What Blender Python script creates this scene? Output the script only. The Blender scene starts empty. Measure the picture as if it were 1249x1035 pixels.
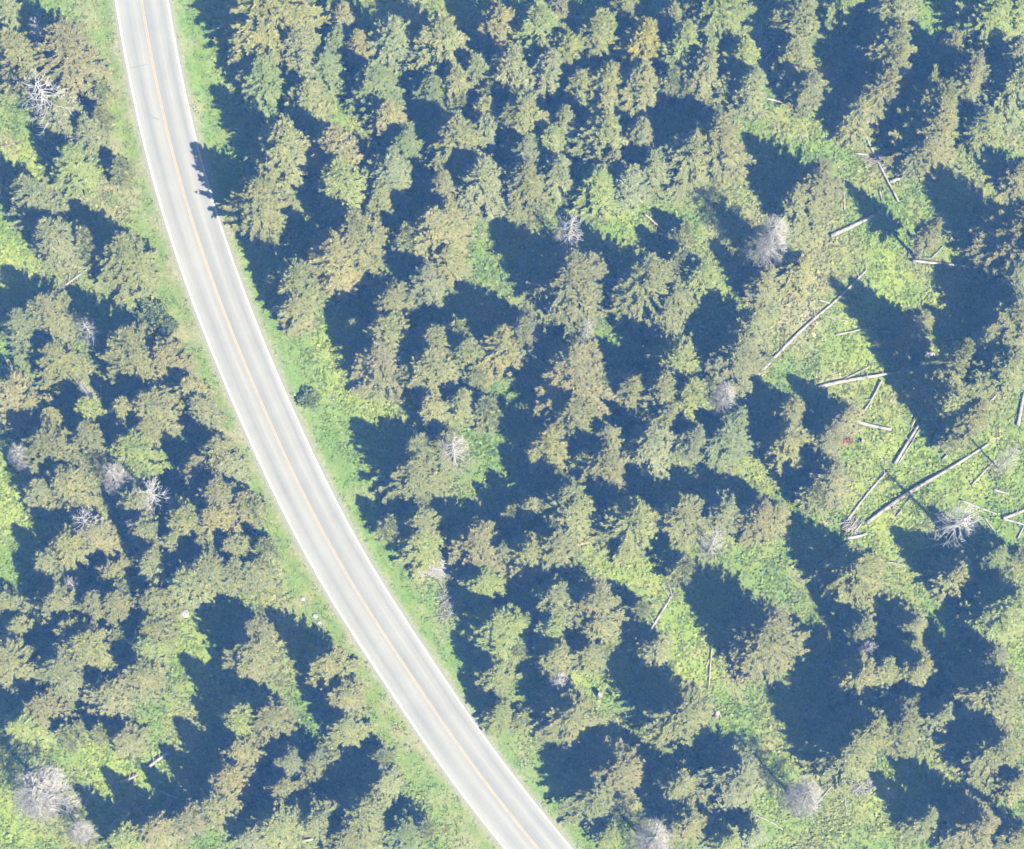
import bpy, math, random
from mathutils import Vector, noise, Matrix

scene = bpy.context.scene
COL = bpy.context.collection
PI = math.pi
S = 0.1                                   # metres per photo pixel on the ground
CX, CY = 624.5, 517.5                     # photo centre
NX, NY, HC = 575.0, 1170.0, 290.0         # point straight under the camera (photo px), camera height

def W(px, py):
    return (px - CX) * S, (CY - py) * S
def P(x, y):
    return x / S + CX, CY - y / S
def ground_px(px, py, z):                 # photo px of something at height z -> photo px of its foot
    k = (HC - z) / HC
    return NX + (px - NX) * k, NY + (py - NY) * k

# ---------------------------------------------------------------- road course (photo px, left edge / right edge)
L_EDGE = [(112, -220), (126, -90), (140, 0), (151, 67), (169, 159), (196, 259), (226, 352), (261, 444), (298, 530), (327, 597), (367, 673), (399, 726), (433, 779), (480, 852), (541, 947), (612, 1032), (690, 1130), (800, 1270)]
R_EDGE = [(184, -220), (194, -90), (205, 0), (219, 72), (240, 172), (268, 268), (304, 367), (336, 444), (374, 530), (407, 597), (446, 672), (477, 726), (512, 781), (562, 854), (628, 946), (697, 1032), (778, 1130), (890, 1270)]
def smooth_path(pts, n=14):
    out = []
    for i in range(len(pts) - 1):
        p0 = pts[max(i - 1, 0)]; p1 = pts[i]; p2 = pts[i + 1]; p3 = pts[min(i + 2, len(pts) - 1)]
        for k in range(n):
            t = k / n
            out.append(tuple(0.5 * (2 * b + (c - a) * t + (2 * a - 5 * b + 4 * c - d) * t * t + (3 * b - a - 3 * c + d) * t ** 3) for a, b, c, d in zip(p0, p1, p2, p3)))
    out.append(pts[-1])
    return out
LE = [Vector(W(*p)) for p in smooth_path(L_EDGE)]
RE = [Vector(W(*p)) for p in smooth_path(R_EDGE)]
def blur(path, r=12):
    out = []
    for i in range(len(path)):
        k = min(r, i, len(path) - 1 - i)
        seg = path[i - k:i + k + 1]
        out.append(sum(seg, Vector((0, 0))) / len(seg))
    return out
LE = blur(LE); RE = blur(RE)
CEN = [(a + b) / 2 for a, b in zip(LE, RE)]
def road_frame(i):
    a = CEN[max(i - 1, 0)]; b = CEN[min(i + 1, len(CEN) - 1)]
    t = (b - a).normalized()
    return CEN[i], t, Vector((-t.y, t.x))          # left-hand normal while going down the list = right side in the photo
HALF = 3.28
_coarse = CEN[::3]
def road_d(x, y):
    """signed distance to the road's centre line, + on the photo's right side."""
    best = 1e9; sg = 1
    for i in range(len(_coarse) - 1):
        a = _coarse[i]; b = _coarse[i + 1]
        dx, dy = b.x - a.x, b.y - a.y
        t = ((x - a.x) * dx + (y - a.y) * dy) / (dx * dx + dy * dy)
        t = 0 if t < 0 else 1 if t > 1 else t
        ex, ey = x - a.x - dx * t, y - a.y - dy * t
        d = ex * ex + ey * ey
        if d < best:
            best = d; sg = 1 if dx * ey - dy * ex > 0 else -1
    return math.sqrt(best) * sg

def sstep(a, b, x):
    t = (x - a) / (b - a)
    t = 0 if t < 0 else 1 if t > 1 else t
    return t * t * (3 - 2 * t)
def gz(x, y, d=None):
    """ground height."""
    if d is None: d = road_d(x, y)
    d = abs(d)
    n = noise.noise(Vector((x * .06, y * .06, 3.1))) * .55 + noise.noise(Vector((x * .21, y * .21, 9.7))) * .22
    return -0.03 + sstep(HALF + .6, HALF + 6, d) * (n - .12) - .22 * math.exp(-((d - HALF - 2.0) / .9) ** 2)

# ---------------------------------------------------------------- materials
def new_mat(name):
    m = bpy.data.materials.new(name); m.use_nodes = True
    nt = m.node_tree; nt.nodes.clear()
    return m, nt, nt.nodes, nt.links
def nd(nt, t, **kw):
    n = nt.nodes.new(t)
    for k, v in kw.items(): setattr(n, k, v)
    return n
def mixrgb(nt, mode, a, b, fac):
    n = nd(nt, 'ShaderNodeMix', data_type='RGBA', blend_type=mode)
    for s, v in ((n.inputs[0], fac), (n.inputs[6], a), (n.inputs[7], b)):
        if hasattr(v, 'node'): nt.links.new(v, s)
        elif isinstance(v, (int, float)): s.default_value = v
        else: s.default_value = (*v, 1)
    return n.outputs[2]
def ramp(nt, src, stops):
    r = nd(nt, 'ShaderNodeValToRGB'); e = r.color_ramp.elements
    while len(e) > 1: e.remove(e[-1])
    e[0].position = stops[0][0]; e[0].color = (*stops[0][1], 1)
    for p, c in stops[1:]:
        k = e.new(p); k.color = (*c, 1)
    nt.links.new(src, r.inputs[0]); return r.outputs[0]
def noise_tex(nt, scale, detail=4, coord='Object', rough=.6):
    tc = nd(nt, 'ShaderNodeTexCoord'); n = nd(nt, 'ShaderNodeTexNoise')
    n.inputs['Scale'].default_value = scale; n.inputs['Detail'].default_value = detail; n.inputs['Roughness'].default_value = rough
    nt.links.new(tc.outputs[coord], n.inputs['Vector']); return n.outputs['Fac']
def surface(nt, color, rough=.85, translucent=0, bump=None, spec=.2):
    p = nd(nt, 'ShaderNodeBsdfPrincipled'); p.inputs['Roughness'].default_value = rough
    p.inputs['Specular IOR Level'].default_value = spec
    if hasattr(color, 'node'): nt.links.new(color, p.inputs['Base Color'])
    else: p.inputs['Base Color'].default_value = (*color, 1)
    if bump:
        b = nd(nt, 'ShaderNodeBump'); b.inputs['Strength'].default_value = bump[1]; b.inputs['Distance'].default_value = bump[2]
        nt.links.new(bump[0], b.inputs['Height']); nt.links.new(b.outputs[0], p.inputs['Normal'])
    out = nd(nt, 'ShaderNodeOutputMaterial')
    if translucent:
        t = nd(nt, 'ShaderNodeBsdfTranslucent'); mx = nd(nt, 'ShaderNodeMixShader'); mx.inputs[0].default_value = translucent
        if hasattr(color, 'node'): nt.links.new(color, t.inputs['Color'])
        nt.links.new(p.outputs[0], mx.inputs[1]); nt.links.new(t.outputs[0], mx.inputs[2]); nt.links.new(mx.outputs[0], out.inputs[0])
    else: nt.links.new(p.outputs[0], out.inputs[0])

def foliage_material(name):
    m, nt, N, L = new_mat(name)
    oi = nd(nt, 'ShaderNodeObjectInfo'); g = nd(nt, 'ShaderNodeNewGeometry')
    v = ramp(nt, g.outputs['Random Per Island'], [(0, (.66, .70, .68)), (.5, (1, 1, .97)), (.85, (1.16, 1.14, 1.1)), (1, (1.42, 1.36, 1.3))])
    c = mixrgb(nt, 'MULTIPLY', oi.outputs['Color'], v, 1.0)
    n = noise_tex(nt, .55, 3)
    c = mixrgb(nt, 'MULTIPLY', c, ramp(nt, n, [(.32, (.74, .82, .82)), (.68, (1.12, 1.07, 1.04))]), 1.0)
    surface(nt, c, .7, .33)
    return m
M_CONIFER = foliage_material('conifer_needles')
M_LEAF = foliage_material('bush_leaves')

m, nt, N, L = new_mat('bark'); n = noise_tex(nt, 6, 5)
surface(nt, ramp(nt, n, [(.3, (.06, .045, .035)), (.7, (.2, .16, .13))]), .9, bump=(n, .6, .03)); M_BARK = m
m, nt, N, L = new_mat('bleached_wood'); n = noise_tex(nt, 5, 5)
surface(nt, ramp(nt, n, [(.3, (.12, .114, .104)), (.7, (.25, .240, .224))]), .8, bump=(n, .5, .02)); M_DEAD = m
m, nt, N, L = new_mat('grey_twigs'); n = noise_tex(nt, 3, 4)
surface(nt, ramp(nt, n, [(.3, (.10, .095, .083)), (.7, (.195, .187, .165))]), .85); M_TWIG = m
m, nt, N, L = new_mat('weathered_log'); n = noise_tex(nt, 1.3, 6)
surface(nt, ramp(nt, n, [(.33, (.055, .048, .038)), (.46, (.14, .128, .112)), (.62, (.18, .17, .157)), (.8, (.23, .222, .21))]), .85, bump=(n, .5, .03)); M_LOG = m
m, nt, N, L = new_mat('rotten_log'); n = noise_tex(nt, 1.6, 6)
surface(nt, ramp(nt, n, [(.3, (.11, .08, .058)), (.55, (.21, .155, .115)), (.75, (.27, .22, .18))]), .9, bump=(n, .5, .03)); M_ROT = m
m, nt, N, L = new_mat('pale_stone'); n = noise_tex(nt, 3, 6)
surface(nt, ramp(nt, n, [(.3, (.10, .095, .09)), (.7, (.21, .20, .19))]), .85, bump=(n, .6, .05)); M_STONE = m

m, nt, N, L = new_mat('meadow')
at = nd(nt, 'ShaderNodeVertexColor', layer_name='tint')
n1 = noise_tex(nt, 2.2, 8, rough=.75); n2 = noise_tex(nt, 9, 4); n3 = noise_tex(nt, .35, 4)
c = mixrgb(nt, 'MULTIPLY', at.outputs['Color'], ramp(nt, n1, [(.25, (.45, .52, .5)), (.5, (1, 1, 1)), (.75, (1.5, 1.4, 1.45))]), .85)
c = mixrgb(nt, 'MULTIPLY', c, ramp(nt, n2, [(.3, (.6, .68, .6)), (.7, (1.3, 1.25, 1.3))]), .7)
c = mixrgb(nt, 'MULTIPLY', c, ramp(nt, n3, [(.3, (.8, .95, .8)), (.7, (1.2, 1.05, 1.15))]), .8)
surface(nt, c, .9, bump=(n1, .8, .15)); M_GROUND = m
m, nt, N, L = new_mat('grass_blades')
at = nd(nt, 'ShaderNodeVertexColor', layer_name='tint'); g = nd(nt, 'ShaderNodeNewGeometry')
c = mixrgb(nt, 'MULTIPLY', at.outputs['Color'], ramp(nt, g.outputs['Random Per Island'], [(0, (.7, .78, .7)), (.6, (1.1, 1.1, 1.05)), (1, (1.5, 1.4, 1.4))]), 1)
surface(nt, c, .8, .25); M_GRASS = m

m, nt, N, L = new_mat('worn_asphalt')
uv = nd(nt, 'ShaderNodeUVMap', uv_map='along'); sp = nd(nt, 'ShaderNodeSeparateXYZ'); L.new(uv.outputs[0], sp.inputs[0])
mp = nd(nt, 'ShaderNodeMapping'); mp.inputs['Scale'].default_value = (.03, 7, 1); L.new(uv.outputs[0], mp.inputs[0])
ns = nd(nt, 'ShaderNodeTexNoise'); ns.inputs['Scale'].default_value = 2.2; ns.inputs['Detail'].default_value = 5; L.new(mp.outputs[0], ns.inputs['Vector'])
g0 = (.106, .108, .105); g1 = (.136, .136, .126); g2 = (.121, .122, .115)
c = ramp(nt, sp.outputs['Y'], [(0, g1), (.07, g1), (.16, g2), (.22, g0), (.29, g2), (.36, g1), (.46, g2), (.52, g0), (.60, g0), (.66, g2), (.72, g1), (.79, g2), (.86, g0), (.93, g1), (1, g1)])
c = mixrgb(nt, 'MULTIPLY', c, ramp(nt, ns.outputs['Fac'], [(.25, (.90, .91, .93)), (.75, (1.07, 1.06, 1.04))]), 1)
c = mixrgb(nt, 'MULTIPLY', c, ramp(nt, noise_tex(nt, .22, 5), [(.3, (.93, .93, .94)), (.7, (1.05, 1.05, 1.04))]), 1)
c = mixrgb(nt, 'MULTIPLY', c, ramp(nt, noise_tex(nt, 30, 3), [(.3, (.9, .9, .9)), (.7, (1.1, 1.1, 1.1))]), .8)
surface(nt, c, .85, spec=.25); M_ROAD = m
m, nt, N, L = new_mat('yellow_paint')
surface(nt, mixrgb(nt, 'MIX', (.19, .155, .088), (.14, .133, .112), ramp(nt, noise_tex(nt, 1.7, 5), [(.4, (0, 0, 0)), (.72, (1, 1, 1))])), .8); M_YEL = m
m, nt, N, L = new_mat('white_paint')
surface(nt, mixrgb(nt, 'MIX', (.225, .225, .215), (.15, .15, .145), ramp(nt, noise_tex(nt, 1.4, 5), [(.42, (0, 0, 0)), (.75, (1, 1, 1))])), .8); M_WHITE = m
m, nt, N, L = new_mat('shoulder_gravel'); n = noise_tex(nt, 7, 6)
surface(nt, ramp(nt, n, [(.3, (.075, .075, .05)), (.55, (.12, .118, .09)), (.8, (.20, .195, .175))]), .95, bump=(n, .6, .05)); M_GRAVEL = m
m, nt, N, L = new_mat('crack_seal'); surface(nt, (.095, .098, .105), .8); M_CRACK = m

# ---------------------------------------------------------------- mesh helpers
class MB:
    def __init__(s): s.v = []; s.f = []
    def tube(s, pts, rads, n=6):
        base = len(s.v); prev = None
        for i, p in enumerate(pts):
            p = Vector(p); a = Vector(pts[max(i - 1, 0)]); b = Vector(pts[min(i + 1, len(pts) - 1)])
            t = (b - a).normalized()
            if prev is None:
                u = t.cross(Vector((0, 0, 1)) if abs(t.z) < .9 else Vector((1, 0, 0))).normalized()
            else:
                u = (prev - t * prev.dot(t)).normalized()
            prev = u; w = t.cross(u)
            for k in range(n):
                a_ = 2 * PI * k / n
                s.v.append(tuple(p + (u * math.cos(a_) + w * math.sin(a_)) * rads[i]))
        for i in range(len(pts) - 1):
            for k in range(n):
                k2 = (k + 1) % n
                s.f.append((base + i * n + k, base + i * n + k2, base + (i + 1) * n + k2, base + (i + 1) * n + k))
        s.f.append(tuple(base + k for k in range(n))[::-1])
        e = base + (len(pts) - 1) * n
        s.f.append(tuple(e + k for k in range(n)))
    def feather(s, p, d, up, ln, wd, fold=.25):
        """a needle spray: a leaf-shaped blade folded along its rib."""
        side = d.cross(up)
        if side.length < 1e-4: side = Vector((1, 0, 0))
        side.normalize(); nrm = side.cross(d).normalized()
        b = len(s.v); q = p + d * ln * .45
        s.v += [tuple(p), tuple(q + side * wd * .5 - nrm * wd * fold), tuple(p + d * ln), tuple(q - side * wd * .5 - nrm * wd * fold)]
        s.f += [(b, b + 1, b + 2), (b, b + 2, b + 3)] if nrm.z >= 0 else [(b, b + 2, b + 1), (b, b + 3, b + 2)]
    def mesh(s, name, mat, smooth=False):
        me = bpy.data.meshes.new(name); me.from_pydata(s.v, [], s.f); me.materials.append(mat)
        if smooth:
            me.polygons.foreach_set('use_smooth', [True] * len(me.polygons))
        me.update(); return me
def obj(name, me, parent=None, loc=(0, 0, 0)):
    o = bpy.data.objects.new(name, me); COL.objects.link(o); o.location = loc
    if parent: o.parent = parent
    return o
def structure(o): o['kind'] = 'structure'; return o
def stuff(o): o['kind'] = 'stuff'; return o

# ---------------------------------------------------------------- tree kinds
def spruce_crown(rng, R, H, lean, sparse=0.0, bare=None):
    mb = MB(); up = Vector((0, 0, 1))
    nb = int(44 + R * 60); ph = rng.uniform(0, 6.28); lob = rng.randint(3, 5); asym = rng.uniform(.05, .22); pa = rng.uniform(0, 6.28)
    z0 = rng.uniform(.10, .2) if bare is None else bare
    pw = rng.uniform(.58, .82)
    az = rng.uniform(0, 6.28)
    def axis(z):
        return Vector((lean[0] * (z / H) ** 2, lean[1] * (z / H) ** 2, z))
    for i in range(nb):
        t = (i + rng.random()) / nb
        t = t ** 1.15
        if rng.random() < .08 + sparse: continue
        az += 2.39996 + rng.uniform(-.5, .5)
        z = H * (z0 + (1 - z0) * t)
        ln = R * (1 - t) ** pw * rng.uniform(.74, 1.1) * (1 + .15 * math.sin(lob * az + ph + t * 5)) * (1 + asym * math.cos(az - pa)) + .22
        if rng.random() < .07: ln *= 1.18
        el = -.18 + .95 * t + rng.uniform(-.15, .15)
        o = axis(z); hd = Vector((math.cos(az), math.sin(az), 0))
        droop = rng.uniform(.05, .18) * ln
        def pt(s):
            return o + hd * (ln * s * math.cos(el)) + up * (ln * s * math.sin(el) - droop * 4 * s * (1 - s))
        st = .5 if ln > 1 else .3
        nst = max(3, int(ln / .23))
        for k in range(nst):
            s = .18 + .82 * (k + .5 * rng.random() + .3) / nst
            s = min(s, 1.0)
            if rng.random() < .1: continue
            p = pt(s) + Vector((rng.uniform(-.1, .1), rng.uniform(-.1, .1), rng.uniform(-.15, .15))); d0 = (pt(min(s + .05, 1.05)) - pt(s - .02)).normalized()
            fl = (.26 + .26 * min(1, ln * (1 - s) + .25)) * rng.uniform(.8, 1.25)
            for q in (-1, -.65, -.25, .25, .65, 1):
                a = q * rng.uniform(.35, .95)
                d = (Matrix.Rotation(a, 3, 'Z') @ d0 + Vector((rng.uniform(-.2, .2), rng.uniform(-.2, .2), rng.uniform(-.3, .3)))).normalized()
                l_ = fl * (1.1 if q else .9) * rng.uniform(.75, 1.2)
                mb.feather(p, d, up * 1.2 + hd * .5 + Vector((rng.uniform(-.35, .35), rng.uniform(-.35, .35), 0)), l_, l_ * rng.uniform(.30, .44), rng.uniform(.05, .25))
            # hanging twigs below the branch
            if rng.random() < .3:
                d = (d0 * .5 + Vector((rng.uniform(-.6, .6), rng.uniform(-.6, .6), -rng.uniform(.3, .9)))).normalized()
                mb.feather(p, d, Vector((rng.uniform(-1, 1), rng.uniform(-1, 1), .3)), fl * .9, fl * .4, .2)
            # upright tip tufts
            if rng.random() < .28:
                d = (d0 * .5 + Vector((rng.uniform(-.6, .6), rng.uniform(-.6, .6), rng.uniform(.4, 1)))).normalized()
                mb.feather(p, d, Vector((rng.uniform(-1, 1), rng.uniform(-1, 1), .3)), fl * .7, fl * .35, .2)
    for k in range(10):
        a = rng.uniform(0, 6.28); p = axis(H * (1 - .035 * k / 10 * 3))
        mb.feather(p, Vector((math.cos(a) * .5, math.sin(a) * .5, .9)).normalized(), Vector((math.sin(a), -math.cos(a), .2)), .45, .16)
    me = mb.mesh('crown', M_CONIFER, True)
    nr = []                                # needles share the soft normals of the bough they sit on
    for p in me.polygons:
        for vi in p.vertices:
            v = me.vertices[vi].co; o = Vector((v.x - lean[0] * (v.z / H) ** 2, v.y - lean[1] * (v.z / H) ** 2, 0))
            o = o.normalized() * min(1, o.length / (.35 * R)) * .75 + Vector((0, 0, .8)); fn = p.normal if p.normal.z >= 0 else -p.normal
            nr.append((o.normalized() * .5 + fn * .75).normalized())
    me.normals_split_custom_set(nr); return me
def spruce_trunk(rng, R, H, lean):
    mb = MB(); pts = []; rd = []
    for i in range(9):
        t = i / 8; z = H * .99 * t
        pts.append((lean[0] * t * t, lean[1] * t * t, z - (.35 if i == 0 else 0))); rd.append((.06 + H * .011) * (1 - t) ** .8 + .02 + (.08 if i == 0 else 0))
    mb.tube(pts, rd, 7)
    for i in range(int(14 + R * 4)):
        t = rng.uniform(.08, .8); a = rng.uniform(0, 6.28); l_ = R * (1 - t) ** .75 * .7
        o = Vector((lean[0] * t * t, lean[1] * t * t, H * t))
        mb.tube([o, o + Vector((math.cos(a), math.sin(a), -.05)) * l_ * .5, o + Vector((math.cos(a), math.sin(a), .02)) * l_], [.05, .03, .012], 4)
    return mb.mesh('trunk', M_BARK, True)
def snag_meshes(rng, R, H, dense):
    tm = MB(); pts = []; rd = []; lx, ly = rng.uniform(-.5, .5), rng.uniform(-.5, .5)
    for i in range(9):
        t = i / 8
        pts.append((lx * t * t, ly * t * t, H * t - (.35 if i == 0 else 0))); rd.append((.07 + H * .010) * (1 - t) ** .7 + .02)
    tm.tube(pts, rd, 7)
    bm = MB(); nb = int(46 * dense); az = 0
    for i in range(nb):
        t = .25 + .74 * ((i + rng.random()) / nb)
        az += 2.4 + rng.uniform(-.6, .6)
        ln = R * (1 - t * .62) ** .8 * rng.uniform(.55, 1.15) * (1.25 if t < .9 else .9)
        el = rng.uniform(-.45, .1) + .5 * (t - .5)
        o = Vector((lx * t * t, ly * t * t, H * t)); hd = Vector((math.cos(az), math.sin(az), 0)); bend = rng.uniform(-.35, .35); sd = Vector((-hd.y, hd.x, 0))
        P_ = [o + hd * (ln * s * math.cos(el)) + sd * (bend * ln * s * s) + Vector((0, 0, ln * s * math.sin(el) - .12 * ln * math.sin(s * 3.1))) for s in (0, .33, .66, 1)]
        bm.tube(P_, [.050, .036, .022, .008], 4)
        for k in range(int(3.4 * dense)):
            s = rng.uniform(.25, .95); q = P_[1].lerp(P_[3], s); a2 = az + rng.choice((-1, 1)) * rng.uniform(.4, 1.1); l2 = ln * (1.1 - s) * .55 + .15
            bm.tube([q, q + Vector((math.cos(a2), math.sin(a2), rng.uniform(-.3, .2))) * l2], [.026, .008], 3)
    return tm.mesh('trunk', M_DEAD, True), bm.mesh('bare_branches', M_DEAD if dense < 1.6 else M_TWIG)
def bush_meshes(rng, R, H):
    lm = MB(); sm = MB()
    for i in range(7):
        a = rng.uniform(0, 6.28); q = Vector((math.cos(a) * R * .55, math.sin(a) * R * .55, H * .75))
        sm.tube([(0, 0, -.1), q * .5, q], [.05, .035, .012], 4)
    cl = [(Vector((rng.uniform(-.6, .6) * R, rng.uniform(-.6, .6) * R, H * rng.uniform(.45, .75))), R * rng.uniform(.3, .5)) for _ in range(9)]
    for i in range(int(900 * R)):
        c, r = rng.choice(cl); u = Vector((rng.gauss(0, 1), rng.gauss(0, 1), rng.gauss(0, 1))).normalized()
        p = c + Vector((u.x, u.y, u.z * H / R * .45)) * r * rng.uniform(.7, 1.05)
        if p.z < .05: continue
        d = (u + Vector((rng.gauss(0, .5), rng.gauss(0, .5), .2))).normalized(); l_ = rng.uniform(.14, .3)
        lm.feather(p, d, Vector((rng.gauss(0, .6), rng.gauss(0, .6), 1)), l_, l_ * .55, .1)
    return sm.mesh('stem', M_BARK), lm.mesh('foliage', M_LEAF)

def build_protos():
    rng = random.Random(11); out = {}
    for cls, (R, H) in {'a': (1.6, 8.5), 'b': (2.5, 12.0), 'c': (3.5, 15.0), 'd': (4.6, 18.5)}.items():
        for k in range(6):
            lean = (rng.uniform(-.5, .5), rng.uniform(-.5, .5))
            out.setdefault(cls, []).append((spruce_trunk(rng, R, H, lean), spruce_crown(rng, R, H, lean, sparse=.12 if k == 4 else .02 * k), R, H))
    for k in range(3):
        R, H = 2.2, 18; lean = (rng.uniform(-.4, .4), rng.uniform(-.4, .4)); out.setdefault('h', []).append((spruce_trunk(rng, R, H, lean), spruce_crown(rng, R, H, lean, .05, .42), R, H))
    out['s'] = [(*snag_meshes(rng, 2.6, 13, 1.25), 2.6, 13) for _ in range(3)]
    out['S'] = [(*snag_meshes(rng, 2.8, 12, 3.0), 2.8, 12) for _ in range(2)]
    out['u'] = [(*bush_meshes(rng, 1.1, 1.5), 1.1, 1.5) for _ in range(3)]
    return out
PROTO = build_protos()

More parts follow.
